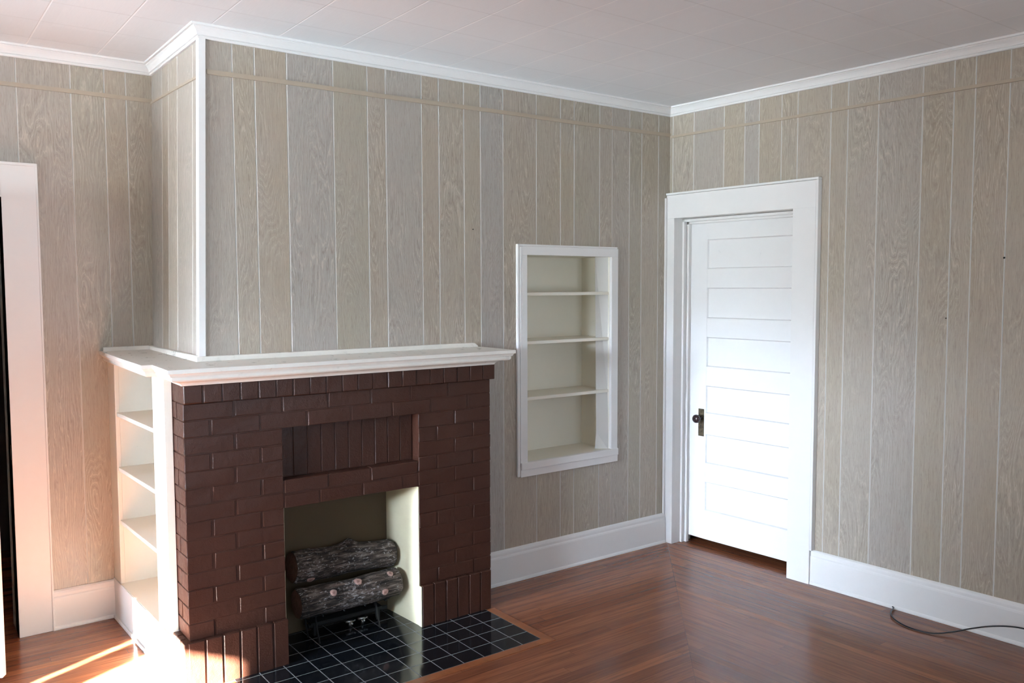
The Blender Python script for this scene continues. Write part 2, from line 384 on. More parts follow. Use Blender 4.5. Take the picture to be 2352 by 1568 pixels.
batten('trim_5',lambda s,o,z:BK(s,o,z),-2.899,-.002,2.5875,2.608,'tan batten strip across the fireplace wall')
batten('trim_6',lambda s,o,z:RW(o,s,z),-.004,-5.3,2.6,2.566,'tan batten strip across the right wall',h=.017)
batten('trim_7',lambda s,o,z:(s,YA+o,z),xs(2.6),-7.1,2.599,2.602,'tan batten strip across the alcove wall',h=.021)
batten('trim_8',lambda s,o,z:(xs(z)+o,s,z),.0,YA,2.571,2.596,'tan batten strip on the chimney side',h=.012)
# white corner post of the chimney breast
mb=MB()
def post(zz): 
    x=xs(zz); return [(x-.008,-.010,zz),(x+.0205,-.010,zz),(x+.0205,.0,zz),(x+.003,.0,zz),(x+.003,.03,zz),(x-.008,.03,zz)]
mb.rings([post(1.343),post(2.0),post(H-.05)]); struct(obj('trim_9',mb,M['white']),'white corner post on the chimney breast','moulding')
bbp=[(-.003,0),(.027,0),(.027,.006),(.024,.014),(.0205,.018),(.0205,.150),(.019,.158),(.016,.163),(.016,.176),(.013,.186),(.006,.1925),(-.003,.1925)]
cB=(-.02,-.001)
mb=sweep(bbp,(-1.60,0),(-.035,0),nB,nB); struct(obj('baseboard_back',mb,M['white']),'tall white baseboard below the bookshelf niche','baseboard')
mb=sweep(bbp,RW(0,-1.0455,0),RW(0,YF,0),nR,nR); struct(obj('baseboard_right',mb,M['white']),'tall white baseboard right of the door','baseboard')
mb=sweep(bbp,(-3.16,YA),(-3.462,YA),nA,nA); struct(obj('baseboard_alcove',mb,M['white']),'tall white baseboard in the alcove','baseboard')

# ------------------------------------------------------------------ closed white door in the right wall
d1=thing('door_1',RW(0,-.48,0),'closed white panelled door with dark knob in white casing','door',None,'structure')
mb=MB()
mb.box(-.032,.0,-.066,-.004,0,2.0915,RW); obj('casing',mb,M['white'],d1,bevel=.0008)
mb=MB(); mb.box(-.032,.0,-1.0445,-.905,0,2.0918,RW); obj('casing',mb,M['white'],d1,bevel=.0006)
mb=MB(); mb.box(-.032,.0,-1.0445,-.004,2.092,2.238,RW); obj('casing',mb,M['white'],d1,bevel=.0006)
mb=MB(); mb.box(-.036,.0,-1.060,-1.0465,.194,2.2395,RW); mb.box(-.036,.0,-1.060,.0,2.240,2.253,RW); obj('backband',mb,M['white'],d1,bevel=.002)
mb=MB(); mb.box(.0005,.16,-.0655,-.051,0,2.092,RW); mb.box(.0005,.16,-.929,-.9055,0,2.092,RW); mb.box(.0005,.16,-.9055,-.0655,2.0915,2.104,RW); obj('jamb',mb,M['white'],d1)
mb=MB(); mb.box(.050,.075,-.080,-.066,0,2.088,RW); mb.box(.080,.1035,-.0955,-.066,0,2.088,RW); mb.box(.05,.075,-.905,-.066,2.072,2.088,RW); mb.box(.08,.098,-.905,-.066,2.058,2.088,RW); mb.box(.05,.098,-.905,-.89,0,2.088,RW); obj('stop_moulding',mb,M['white'],d1)
LX=.105
leaf=thing('door_leaf',RW(LX,-.49,.045),parent=d1)
LY0,LY1,LZ0,LZ1=-.888,-.089,.043,2.07
PZ=[(.231,.414),(.537,.721),(.858,1.032),(1.156,1.342),(1.463,1.653),(1.774,1.956)]
PY0,PY1=-.822,-.222
mb=MB()
mb.box(LX,LX+.036,LY0,PY0,LZ0,LZ1,RW); mb.box(LX,LX+.036,PY1,LY1,LZ0,LZ1,RW)
zz=[LZ0]+[z for p in PZ for z in p]+[LZ1]
for k in range(0,len(zz),2): mb.box(LX,LX+.036,PY0,PY1,zz[k],zz[k+1],RW)
obj('frame',mb,M['door_white'],leaf,bevel=.0015)
for z0,z1 in PZ:
    mb=MB(); e=.005; d=.010
    f=[(LX+.0005,PY0,z0),(LX+.0005,PY1,z0),(LX+.0005,PY1,z1),(LX+.0005,PY0,z1)]; g=[(LX+d,PY0+e,z0+e),(LX+d,PY1-e,z0+e),(LX+d,PY1-e,z1-e),(LX+d,PY0+e,z1-e)]
    b=[(LX+.03,*q[1:]) for q in f]
    mb.add([RW(*q) for q in f+g+b],[(0,1,5,4),(1,2,6,5),(2,3,7,6),(3,0,4,7),(4,5,6,7),(8,9,10,11),(0,1,9,8),(1,2,10,9),(2,3,11,10),(3,0,8,11)])
    obj('panel',mb,M['door_white'],leaf)
mb=MB(); mb.cbox(LX-.004,LX+.001,-.210,-.166,.706,.882,.0015,RW)
kh=[]
for r,z in ((.0045,.772),):
    mb.lathe([(r,-.0045),(r,-.0035)],lambda d,a,b:RW(LX+d,-.188+a,z+b),16,1)
mb.box(LX-.0046,LX-.0035,-.1905,-.1855,.755,.772,RW,1)
obj('lock_plate',mb,[M['brass_plate'],M['black']],leaf)['label']='dark bronze lock plate with keyhole'
mb=MB(); mb.lathe([(.012,0),(.012,-.004),(.0085,-.006),(.0085,-.026),(.017,-.029),(.0245,-.036),(.0275,-.046),(.0265,-.055),(.021,-.063),(.011,-.067),(.002,-.068)],lambda d,a,b:RW(LX-.003+d,-.188+a,.822+b),28)
obj('knob',mb,M['knob'],leaf,smooth=True)['label']='dark brown round knob'
mb=MB(); mb.box(-.046,-.0325,-.013,.0,.0,2.222,lambda x,y,z:(x,y,z)); struct(obj('trim_10',mb,M['white'],bevel=.002),'thin white strip in the corner left of the door','moulding')

# ------------------------------------------------------------------ doorway in the alcove, door ajar
d2=thing('door_2',(-4.07,YA,0),'white-cased doorway left of the fireplace with its door ajar','door',None,'structure')
mb=MB(); T=lambda x,y,z:(x,YA+y,z)
mb.box(-3.607,-3.463,-.026,0,0,2.243,T); mb.box(-4.68,-3.607,-.026,0,2.087,2.243,T); mb.box(-4.68,-4.54,-.026,0,0,2.087,T); mb.box(-4.69,-3.458,-.032,0,2.236,2.25,T)
mb.box(-3.465,-3.456,-.030,0,.0,2.25,T)
obj('casing',mb,M['white'],d2,bevel=.002)
mb=MB(); mb.box(-3.607,-3.59,-.02,.20,0,2.087,T); mb.box(-4.56,-4.54,-.02,.20,0,2.087,T); mb.box(-4.54,-3.607,-.02,.20,2.087,2.10,T)
obj('jamb',mb,M['white'],d2)
mb=MB(); mb.box(-3.6085,-3.6065,.008,.030,.855,.925,T); obj('strike_plate',mb,M['brass_plate'],d2)
hx,hy=-4.532,YA-.01; ex,ey=-3.7075,.335
L_=math.hypot(ex-hx,ey-hy); ux,uy=(ex-hx)/L_,(ey-hy)/L_
lf=lambda a,b,z:(hx+ux*a-uy*b,hy+uy*a+ux*b,z)
leaf2=thing('door_leaf',(hx,hy,.02),parent=d2)
mb=MB(); t=.035; mb.box(0,.11,-t,0,.02,2.07,lf); mb.box(L_-.11,L_,-t,0,.02,2.07,lf)
zs2=[.02,.22,.42,.55,.74,.87,1.05,1.18,1.35,1.48,1.66,1.79,1.96,2.07]
for k in range(0,14,2): mb.box(.11,L_-.11,-t,0,zs2[k],zs2[k+1],lf)
obj('frame',mb,M['door_white'],leaf2,bevel=.0015)
for k in range(1,13,2):
    mb=MB(); mb.box(.112,L_-.112,-t+.008,-.008,zs2[k]+.001,zs2[k+1]-.001,lf); obj('panel',mb,M['door_white'],leaf2)

# ------------------------------------------------------------------ windows (behind the camera)
w1=thing('window_1',(XW,-1.9,1.40),'sunny window in the left wall','window',None,'structure')
mb=MB(); 
for y0,y1,z0,z1 in ((-2.40,-2.325,1.32,1.98),(-1.455,-1.41,1.32,1.98),(-2.325,-1.455,1.9,1.98),(-2.325,-1.455,1.32,1.40)): mb.box(XW,XW+.004,y0,y1,z0,z1)
mb.box(XW,XW+.004,-1.672,-1.52,1.40,1.9)
obj('window_frame',mb,M['white'],w1)
w2=thing('window_2',((WX0+WX1)/2,YF,WZ0),'wide window in the front wall','window',None,'structure')
mb=MB()
for x0,x1,z0,z1 in ((WX0-.1,WX0,WZ0-.1,WZ1+.1),(WX1,WX1+.1,WZ0-.1,WZ1+.1),(WX0,WX1,WZ1,WZ1+.1),(WX0,WX1,WZ0-.1,WZ0)): mb.box(x0,x1,YF,YF+.03,z0,z1)
for x in (-3.1,-2.0): mb.box(x-.05,x+.05,YF-.06,YF+.03,WZ0,WZ1)
mb.box(WX0,WX1,YF-.06,YF-.02,1.48,1.53)
obj('window_frame',mb,M['white'],w2)
w4=thing('window_3',(XW,-.95,.35),'shaded window in the left wall','window',None,'structure')
mb=MB()
for y0,y1,z0,z1 in ((-.45,-.37,.27,2.28),(-1.36,-.45,2.2,2.28),(-1.36,-.45,.27,.35)): mb.box(XW,XW+.03,y0,y1,z0,z1)
mb.box(XW-.06,XW-.03,-1.36,-.45,1.13,1.17)
obj('window_frame',mb,M['white'],w4)
mb=MB(); mb.box(-10.6,XW-.1,-1.44,-1.39,-.1,3.7); struct(obj('sun_block_left',mb,M['plaster']),'added unseen fin wall blocking the sun from the shaded left window','wall')  # unseen fin added to stop the sun here while letting sky light in

# ------------------------------------------------------------------ brick fireplace
BX0,BX1,BY=-3.106,-1.581,-.245
PY=-.265
fp=thing('fireplace',((BX0+BX1)/2,-.13,0),'brown painted brick fireplace with a recessed panel above its open firebox','fireplace')
def brick(mb,x0,x1,y0,y1,z0,z1):
    j=.0008; k=random.uniform(-.001,.001); mb.cbox(x0,x1,y0+k,y1,z0+random.uniform(-j,j),z1+random.uniform(-j,j),.0024,jit=.0011)
def row(mb,xa,xb,z0,z1,first,y0,y1,L=.2060,jt=.007):
    x=xa; n=0
    while x<xb-.012:
        l=first if n==0 else L
        e=min(x+l,xb)
        if xb-e<.045: e=xb
        brick(mb,x+random.uniform(0,.0015),e-random.uniform(0,.0015),y0,y1,z0,z1); x=e+jt; n+=1
Z0,PIT,NR=.205,.0706,14
zl=[Z0+PIT*i for i in range(NR+1)]
ZP0,ZP1=.823,1.050
mb=MB(); jz=.0018
for i in range(NR):
    a,b=zl[i]+jz,zl[i+1]-jz
    odd=i%2==0
    # corner brick with its return on the left side, then the left leg
    cw,cd=(.103,.186) if odd else (.2035,.086)
    brick(mb,BX0,BX0+cw,BY,BY+cd,a,b)
    if not odd: brick(mb,BX0,BX0+.09,BY+cd+.0095,BY+.186,a,b)
    xs_=BX0+cw+.0095
    if zl[i]<.69 or (zl[i]>=.76 and zl[i+1]<=1.06) or .69<=zl[i]<.76:
        row(mb,xs_,FX0-.001,a,b,.2035,BY,BY+.1)
        row(mb,FX1+.001,BX1,a,b,.1 if odd else .2035,BY,BY+.1)
    else:
        row(mb,xs_,BX1,a,b,.2035,BY,BY+.1)
# lintel courses between firebox and panel
for k,(a,b) in enumerate(((FZ+.002,.756),(.764,ZP0-.001))):
    row(mb,FX0+.004,FX1-.004,a,b,(.16,.2035)[k],BY,BY+.1)
# mortar body
mbm=mb
yb=BY+.0020
mbm.box(BX0+.004,FX0-.002,yb,.0,.20,1.27); mbm.box(FX1+.002,BX1-.003,yb,.0,.20,1.27)
mbm.box(FX0-.002,FX1+.002,yb,.0,FZ+.003,ZP0-.003); mbm.box(FX0-.002,FX1+.002,yb,0,ZP1+.0035,1.27); mbm.box(FX0-.002,FX1+.002,BY+.0615,.0,ZP0-.003,ZP1+.0035)
obj('brick_surround',mb,M['brick'],fp)
# soldier bricks in the recessed panel
mb=MB(); n=10; wd=(FX1-FX0)/n
for k in range(n): 
    q=random.uniform(-.001,.001); mb.cbox(FX0+wd*k+.0016,FX0+wd*(k+1)-.0016,BY+.058+q,BY+.074,ZP0+.001,ZP1,.0025,jit=.0007)
obj('recessed_panel',mb,M['brick'],fp)
# soldier course under the mantel
mb=MB(); n=20; wd=(-1.563-BX0)/n
for k in range(n):
    q=random.uniform(-.0015,.0015); x=BX0+wd*k
    if k==0: mb.cbox(x-.001,x+wd-.003,PY,PY+.2,1.1945,1.27,.004,jit=.001)
    else: mb.cbox(x+.0018+random.uniform(0,.001),x+wd-.0018,PY+q,BY+.02,1.1945,1.27,.003,jit=.0008)
mb.box(BX0+.004,-1.567,PY+.0042,BY+.02,1.197,1.27)
obj('soldier_course',mb,M['brick'],fp)
# plinths of upright bricks
def plinth(x0,x1,n,left):
    mb=MB(); wd=(x1-x0)/n
    for k in range(n):
        q=random.uniform(-.001,.001); x=x0+wd*k
        mb.cbox(x+.0028+random.uniform(0,.002),x+wd-.0028,PY+q,BY+.05,.0,Z0,.003,jit=.0009)
    mb.box(x0+.003,x1-.003,PY+.005,BY+.04,0,Z0-.002)
    if left:
        for k in range(3): mb.cbox(x0-.014,x0+.05,PY+.002+.056*k,PY+.054+.056*k,0,Z0,.003,jit=.001)
    return obj('plinth',mb,M['brick'],fp)
plinth(BX0-.012,FX0+.004,6,True); plinth(FX1+.001,BX1-.010,6,False)
# firebox lining
mb=MB(); yk=.05
A=[(FX0,BY+.004),(FX0,yk),(FX1-.022,yk),(FX1-.002,PY+.008)]
def seg(p,q,z0,z1,t):
    dx,dy=q[0]-p[0],q[1]-p[1]; l=math.hypot(dx,dy); nx,ny=dy/l*t,-dx/l*t
    mb.prism([p,q,(q[0]-nx,q[1]-ny),(p[0]-nx,p[1]-ny)],z0,z1)
seg(A[0],A[1],.0,FZ+.02,.02); mb2=MB(); mb,mb2=mb2,mb; seg((A[1][0]-.02,A[1][1]),(A[2][0]+.02,A[2][1]),.0,FZ+.02,.02); mb,mb2=mb2,mb; seg(A[2],(FX1-.002,BY+.003),.0,FZ-.002,.02); mb.box(FX1-.0035,FX1+.0005,PY+.001,BY+.004,0,Z0-.002)
mb.box(FX0,FX1-.002,BY+.11,yk+.02,FZ-.002,FZ+.02)
obj('firebox_back',mb2,M['firebox_back'],fp)['label']='dark sooty firebox back'
obj('firebox_lining',mb,M['firebox'],fp)['label']='cream painted firebox lining with peeling edge'

# ------------------------------------------------------------------ mantel shelf
mt=thing('mantel_shelf',(-2.33,-.2,1.27),'long white mantel shelf over the brown brick fireplace, wrapping onto the left bookcase','mantel shelf')
zt=1.343
outline=[(-1.482,.0),(-1.482,-.335),(-3.183,-.335),(-3.170,-.04),(-3.213,-.04),(-3.213,YA)]   # exposed edge, walked clockwise from above
def zf(y): return zt+.010*max(0,(y+.04))/.85
prof=[(0,0),(0,-.016),(-.006,-.018),(-.010,-.024),(-.012,-.030),(-.018,-.031),(-.018,-.044),(-.022,-.050),(-.030,-.053)]
prof2=[(-.030,-.0525),(-.042,-.055),(-.056,-.060),(-.062,-.066),(-.066,-.073)]
def inset(d,P=None):      # move every edge of the outline inwards by d
    P=P or outline; K=len(P)
    dirs=[((P[i+1][0]-P[i][0]),(P[i+1][1]-P[i][1])) for i in range(K-1)]
    nr=[]
    for dx,dy in dirs:
        l=math.hypot(dx,dy); nr.append((dy/l,-dx/l))      # inward normal for this walk
    R=[]
    for i in range(K):
        if i==0: v=nr[0]
        elif i==K-1: v=nr[K-2]
        else: v=mitre(nr[i-1],nr[i])
        R.append((P[i][0]+v[0]*d,P[i][1]+v[1]*d))
    return R
def ring(o,dz,P=None):
    return [(x,y,zf(y)+dz) for x,y in inset(-o,P)]
mb=MB()
rs=[ring(o,dz) for o,dz in prof]
back=[(xs(zt)+.0,YA),(xs(zt)+.0,.0)]
top=rs[0]+[(x,y,zf(y)) for x,y in back]
mb.add(top,[tuple(range(8))])
bot=rs[-1]+[(x,y,zf(y)-.053) for x,y in back]; mb.add(bot,[tuple(range(8))])
for a,b in zip(rs,rs[1:]):
    for i in range(5): mb.quad(a[i],a[i+1],b[i+1],b[i])
t8,b8=top,bot
for i in (5,6,7): mb.quad(t8[i],t8[(i+1)%8],b8[(i+1)%8],b8[i])
obj('shelf_board',mb,M['mantel'],mt)
bed=[(-1.482,-.02),(-1.482,-.335),(-3.183,-.335),(-3.174,-.10)]
mb=MB(); rr=[]
for o,dz in prof2:
    e=-1.572+(.066+o)*.9; r=ring(o,dz,bed); r[0]=(e,r[0][1],r[0][2]); r[1]=(e,r[1][1],r[1][2]); rr.append(r)
for a,b in zip(rr,rr[1:]):
    for i in range(3): mb.quad(a[i],a[i+1],b[i+1],b[i])
lo=rr[-1]; hi=rr[0]; n_=len(rr)
ib=[(x,y,z) for x,y,z in ring(-.085,-.073,bed)]; ib[0]=(lo[0][0]-.02,ib[0][1],ib[0][2]); ib[1]=(lo[1][0]-.02,ib[1][1],ib[1][2])
it=[(x,y,z+.0205) for x,y,z in ib]
for i in range(3): mb.quad(lo[i],lo[i+1],ib[i+1],ib[i]); mb.quad(ib[i],ib[i+1],it[i+1],it[i]); mb.quad(it[i],it[i+1],hi[i+1],hi[i])
mb.add([r[0] for r in rr]+[ib[0],it[0]],[tuple(range(n_+2))]); mb.add([r[3] for r in rr]+[ib[3],it[3]],[tuple(range(n_+2))])
obj('bed_moulding',mb,M['mantel'],mt)
# low backsplash along the three walls
mb=MB(); h=.023
def splash(a,b,n,z0,z1):
    t=.018; mb.add([(a[0],a[1],z0),(b[0],b[1],z0),(b[0]+n[0]*t,b[1]+n[1]*t,z0),(a[0]+n[0]*t,a[1]+n[1]*t,z0),(a[0],a[1],z1),(b[0],b[1],z1),(b[0]+n[0]*t,b[1]+n[1]*t,z1),(a[0]+n[0]*t,a[1]+n[1]*t,z1)],
        [(0,1,2,3),(4,5,6,7),(0,1,5,4),(1,2,6,5),(2,3,7,6),(3,0,4,7)])
xb=xs(zt)
pr=[(-1.497,zt),(-1.503,zt+.008),(-1.512,zt+.016),(-1.523,zt+.022),(-1.532,zt+h),(xb-.022,zt+h),(xb-.022,zt)]
mb.add([(x,-.022,z) for x,z in pr]+[(x,0,z) for x,z in pr],[tuple(range(7)),tuple(range(7,14))]+[(i,(i+1)%7,7+(i+1)%7,7+i) for i in range(7)])
splash((xb,-.0),(xb,YA),(-1.2,0),zt,zt+h+.004)
splash((xb-.02,YA),(-3.196,YA),(0,-1.2),zt,zt+h+.006)
obj('backsplash',mb,M['mantel'],mt,bevel=.003)

# ------------------------------------------------------------------ bookcase under the left end of the mantel
bc=thing('bookcase',(-3.07,.38,0),'open white bookcase built under the left end of the mantel','bookcase')
def fx(y): return -3.145-.032*(y+.095)/.9
def face(mb,y0,y1,z0,z1,t=.02):
    mb.prism([(fx(y0),y0),(fx(y0)+t,y0),(fx(y1)+t,y1),(fx(y1),y1)],z0,z1)
ys0,ys1=.055,.682
zb_=.202
mb=MB(); face(mb,-.095,ys0,0,1.2895,.036); mb.box(-3.142,-3.108,-.097,-.062,0,1.281); obj('stile',mb,M['cream'],bc,bevel=.002)
mb=MB(); face(mb,ys1,YA-.001,0,1.2975); obj('stile',mb,M['cream'],bc,bevel=.002)
mb=MB(); mb.prism([(fx(ys1)+.02,ys1),(-2.94,ys1),(-2.94,ys1+.018),(fx(ys1)+.02,ys1+.018)],zb_,1.29); obj('side_panel',mb,M['cream'],bc)
mb=MB(); mb.prism([(fx(ys0)+.036,ys0),(-2.94,ys0),(-2.94,ys0-.018),(fx(ys0)+.036,ys0-.018)],zb_,1.29); obj('side_panel',mb,M['cream'],bc)
mb=MB(); mb.box(-2.941,-2.93,ys0-.018,ys1+.018,zb_,1.29); obj('back_panel',mb,M['cream'],bc)
for z in (1.056,.786,.522):
    mb=MB(); mb.prism([(fx(ys0)+.006,ys0),(-2.941,ys0),(-2.941,ys1),(fx(ys1)+.006,ys1)],z-.019,z); obj('shelf',mb,M['cream'],bc,bevel=.0015)
mb=MB(); mb.prism([(fx(ys0)-.0,ys0),(-2.941,ys0),(-2.941,ys1),(fx(ys1)-.0,ys1)],zb_-.02,zb_); obj('bottom_shelf',mb,M['cream'],bc)
mb=MB(); mb.prism([(fx(-.095)-.006,-.095),(fx(-.095)+.0,-.095),(fx(YA)+.0,YA-.001),(fx(YA)-.006,YA-.001)],0,zb_-.002)
mb.prism([(fx(-.095)-.015,-.095),(fx(-.095)-.006,-.095),(fx(YA)-.006,YA-.028),(fx(YA)-.015,YA-.028)],0,.018); obj('base_board',mb,M['white'],bc,bevel=.002)

# ------------------------------------------------------------------ bookshelf niche in the back wall
nc=thing('recessed_bookcase',(-.85,0,.59),'white framed bookshelf recessed into the wall between fireplace and door','bookcase')
OX0,OX1,OZ0,OZ1=-1.237,-.468,.592,1.902
mb=MB(); mb.box(-1.2,-1.165,-.021,0,.648,1.842); mb.cbox(OX0+.004,-1.214,-.019,0,OZ0,OZ1,.003); mb.box(-1.214,-1.2,-.021,0,.648,1.888); obj('stile',mb,M['white'],nc,bevel=.0015)
mb=MB(); mb.box(-.52,OX1,-.021,0,.648,1.842); obj('stile',mb,M['white'],nc,bevel=.0015)
mb=MB(); mb.box(-1.2,OX1,-.021,0,1.842,1.890); mb.cbox(-1.215,OX1,-.018,0,1.890,OZ1,.003); obj('rail',mb,M['white'],nc,bevel=.0015)
mb=MB(); mb.box(-1.214,OX1+.001,-.030,0,.632,.672); mb.box(-1.214,OX1+.001,-.023,0,OZ0-.002,.632); obj('rail',mb,M['white'],nc,bevel=.002)
mb=MB(); dp=.255
mb.box(NX0-.015,NX0,0,dp,.66,1.857); mb.box(NX1,NX1+.015,0,dp,.66,1.857); mb.box(NX0,NX1,0,dp,NZ1,1.857); obj('side_panel',mb,M['cream'],nc)
mb=MB(); mb.box(NX0-.015,NX1+.015,dp,dp+.012,.64,1.857); obj('back_panel',mb,M['cream'],nc)
mb=MB(); mb.box(NX0-.015,NX1+.015,0.001,dp,.65,.671); obj('bottom_shelf',mb,M['cream'],nc)
for z in (1.632,1.356,1.037):
    mb=MB(); mb.box(NX0,NX1,.006,dp,z-.018,z); obj('shelf',mb,M['cream'],nc,bevel=.0012)

# ------------------------------------------------------------------ hearth
HX0,HX1,HY0,HY1=-2.9325,-1.6305,-.7245,PY-.0005
ht=thing('hearth',((HX0+HX1)/2,-.5,0),'black glossy tiled hearth set in the wood floor before the fireplace','hearth')
mb=MB(); mb.box(HX0,HX1,HY0,HY1,0.0,.003); mb.box(FX0,FX1-.002,HY1,.05,0,.003)
o=obj('tile_field',mb,M['tile'],ht)
mb=MB(); w_=.048; e=.0035
mb.prism([(HX1+.002,HY0),(HX1+w_,HY0-w_),(HX1+w_,HY1-.01),(HX1+.002,HY1-.01)],0,e); obj('border_board',mb,M['border'],ht)
mb=MB(); mb.prism([(HX0,HY0-.002),(HX0-w_,HY0-w_),(HX1+w_,HY0-w_),(HX1,HY0-.002)],0,e); obj('border_board',mb,M['border'],ht)

mb=MB(); mb.prism([(HX0-.002,HY0),(HX0-.002,HY1-.01),(HX0-w_,HY1-.01),(HX0-w_,HY0-w_)],0,e); obj('border_board',mb,M['border'],ht)

# ------------------------------------------------------------------ gas logs, grate, burner
def make_log(name, p0, p1, r, seed, label, knots, bumps=(), taper=0.):
    p0,p1=Vector(p0),Vector(p1); ax=(p1-p0).normalized(); L=(p1-p0).length
    sd=ax.cross(Vector((0,0,1))).normalized(); up=sd.cross(ax)
    root=thing(name,(p0+p1)/2-Vector((0,0,r)),label,'log','ceramic gas logs')
    mb=MB(); n=44; k=56; R=[]
    for i in range(k+1):
        t=i/k; ring=[]
        c=p0+ax*(L*t)+up*(.006*math.sin(t*5+seed))+sd*(.004*math.sin(t*7+seed*2))
        for j in range(n):
            a=2*math.pi*j/n; q=Vector((t*L*6,math.cos(a)*1.6+seed*9,math.sin(a)*1.6))
            rr=r*(1+taper*(1-t)**1.5+.10*noise.noise(q)+.05*noise.noise(q*3)+.045*noise.noise(Vector((t*L*9,math.cos(a)*9+seed,math.sin(a)*9))))
            for bt,ba,bs,bh in bumps:
                da=(a-ba+math.pi)%(2*math.pi)-math.pi; dd=((t-bt)*L/bs)**2+(da*r/bs)**2
                rr+=bh*math.exp(-dd)
            if i in(0,k): rr*=.93
            ring.append(tuple(c+sd*rr*math.cos(a)+up*rr*math.sin(a)))
        R.append(ring)
    mb.rings(R,caps=False); obj('bark',mb,M['bark'],root,smooth=True)
    for end,nm in ((0,-1),(k,1)):
        mb=MB(); rg=R[end]; c=Vector((0,0,0))
        for q in rg: c+=Vector(q)/n
        rings=[[tuple(c+(Vector(q)-c)*f+ax*nm*(.004*(1-f*f)+.0015*math.sin(f*26))) for q in rg] for f in (1.0,.85,.7,.55,.4,.25,.1,.004)]
        mb.rings(rings,caps=False); obj('cut_end',mb,M['log_end'],root,smooth=True)
    for (t,a,kr) in knots:
        d=sd*math.cos(a)+up*math.sin(a); c=p0+ax*(L*t)+up*(.006*math.sin(t*5+seed))
        u=ax; v=d.cross(ax); mb=MB()
        def rg(rad,h,jj): return [tuple(c+d*(r+h)+u*rad*(1+.12*math.sin(3*b+jj))*math.cos(b)+v*rad*(1+.1*math.cos(2*b+jj))*math.sin(b)) for b in [2*math.pi*m/18 for m in range(18)]]
        mb.rings([rg(kr*1.5,-.012,t),rg(kr*1.25,.004,t),rg(kr,.013,t)],caps=False,m=1)
        mb.rings([rg(kr,.013,t),rg(kr*.8,.0155,t),rg(kr*.42,.016,t)],caps=False,m=0); mb.rings([rg(kr*.42,.016,t),rg(kr*.15,.0162,t),rg(kr*.004,.0163,t)],m=2,caps=False)
        obj('knot',mb,[M['knot'],M['bark'],M['knot_core']],root,smooth=True)['label']='pale cut knot'
    return root
U=math.pi
make_log('gas_log',(-2.585,-.108,.197),(-2.055,-.098,.198),.068,1.3,'lower bark-covered ceramic log on the grate, nearest the opening',[(.29,.55,.017),(.55,.95,.02),(.88,.95,.016),(.79,-.05,.017)],[(.72,U*.3,.05,.008)])
make_log('gas_log',(-2.575,-.028,.358),(-2.045,-.026,.318),.064,4.1,'upper bark-covered ceramic log stacked behind and above the lower one',[(.14,-.75,.02)],[(.55,U*.52,.035,.024),(.97,U*.75,.04,.012),(.16,U*.5,.05,.008)],.2)
gr=thing('fire_grate',(-2.33,-.09,.003),'black iron grate carrying the logs in the firebox','grate')
mb=MB()
for x in (-2.47,-2.36,-2.25,-2.14): mb.tube([(x,-.14,.130),(x,-.10,.128),(x,.02,.128)],.005,8)
for y in (-.10,-.0): mb.tube([(-2.52,y,.122),(-2.10,y,.122)],.005,8)
obj('rack',mb,M['iron'],gr,smooth=True)
for x,y in ((-2.491,-.10),(-2.505,.0),(-2.176,-.10),(-2.14,.0)):
    mb=MB(); mb.tube([(x,y,.122),(x,y-.02,.06),(x,y-.045,.003)],.005,8); obj('leg',mb,M['iron'],gr,smooth=True)
bu=thing('gas_burner',(-2.28,-.03,.003),'gas burner pipe with two silver valves on the firebox floor','gas burner')
mb=MB(); mb.tube([(-2.50,-.03,.05),(-2.20,-.03,.05),(-2.08,-.03,.05)],.011,10); mb.box(-2.49,-2.11,-.045,.015,.058,.066); mb.tube([(-2.20,-.03,.05),(-2.19,.0,.02),(-2.18,.04,.012)],.008,8)
for x in (-2.47,-2.13): mb.box(x-.006,x+.006,-.045,-.015,.003,.06)
obj('pipe',mb,M['iron'],bu)
for x in (-2.292,-2.226):
    mb=MB(); mb.tube([(x-.022,-.052,.035),(x+.014,-.056,.031)],.0075,10); mb.tube([(x,-.052,.033),(x+.004,-.072,.022)],.006,8); mb.tube([(x+.014,-.056,.031),(x+.027,-.058,.036)],.004,8); mb.box(x-.006,x+.006,-.06,-.045,.003,.03)
    obj('valve',mb,M['alu'],bu,smooth=True)['label']='dull silver valve'

# ------------------------------------------------------------------ cable and nails on the right wall
P_=[RW(-.021,-1.515,.009),RW(-.036,-1.53,.010),(-.020,-1.552,.009),(-.074,-1.596,.007),(-.113,-1.669,.005),(-.120,-1.747,.005),(-.098,-1.812,.006),RW(-.135,-1.868,.018),RW(-.095,-1.925,.040),RW(-.068,-1.995,.066),RW(-.055,-2.075,.088),RW(-.052,-2.16,.098),RW(-.052,-2.3,.09),RW(-.06,-2.6,.03),RW(-.09,-2.9,.006),RW(-.12,-3.4,.005)]
def spline(P,n=7):
    P=[Vector(p) for p in P]; P=[P[0]*2-P[1]]+P+[P[-1]*2-P[-2]]; R=[]
    for i in range(1,len(P)-2):
        for k in range(n):
            t=k/n; a,b,c,d=P[i-1:i+3]
            R.append(.5*((2*b)+(c-a)*t+(2*a-5*b+4*c-d)*t*t+(3*b-a-3*c+d)*t**3))
    R.append(P[-2]); return R
mb=MB(); mb.tube(spline(P_),.0036,8); tag(obj('power_cable',mb,M['black'],smooth=True),'thin black cable curling from under the right baseboard onto the wood floor','cable')
def nail(s,z,lab,r=.0045,T=RW):
    mb=MB(); mb.lathe([(.0012,.004),(.0012,-.005),(r,-.0055),(r,-.0075),(r*.5,-.009)],lambda d,a,b:T(d,s+a,z+b),12); tag(obj('nail',mb,M['iron'],smooth=True),lab,'nail')
nail(-1.988,1.791,'small dark nail head in the right wall at the far right edge')

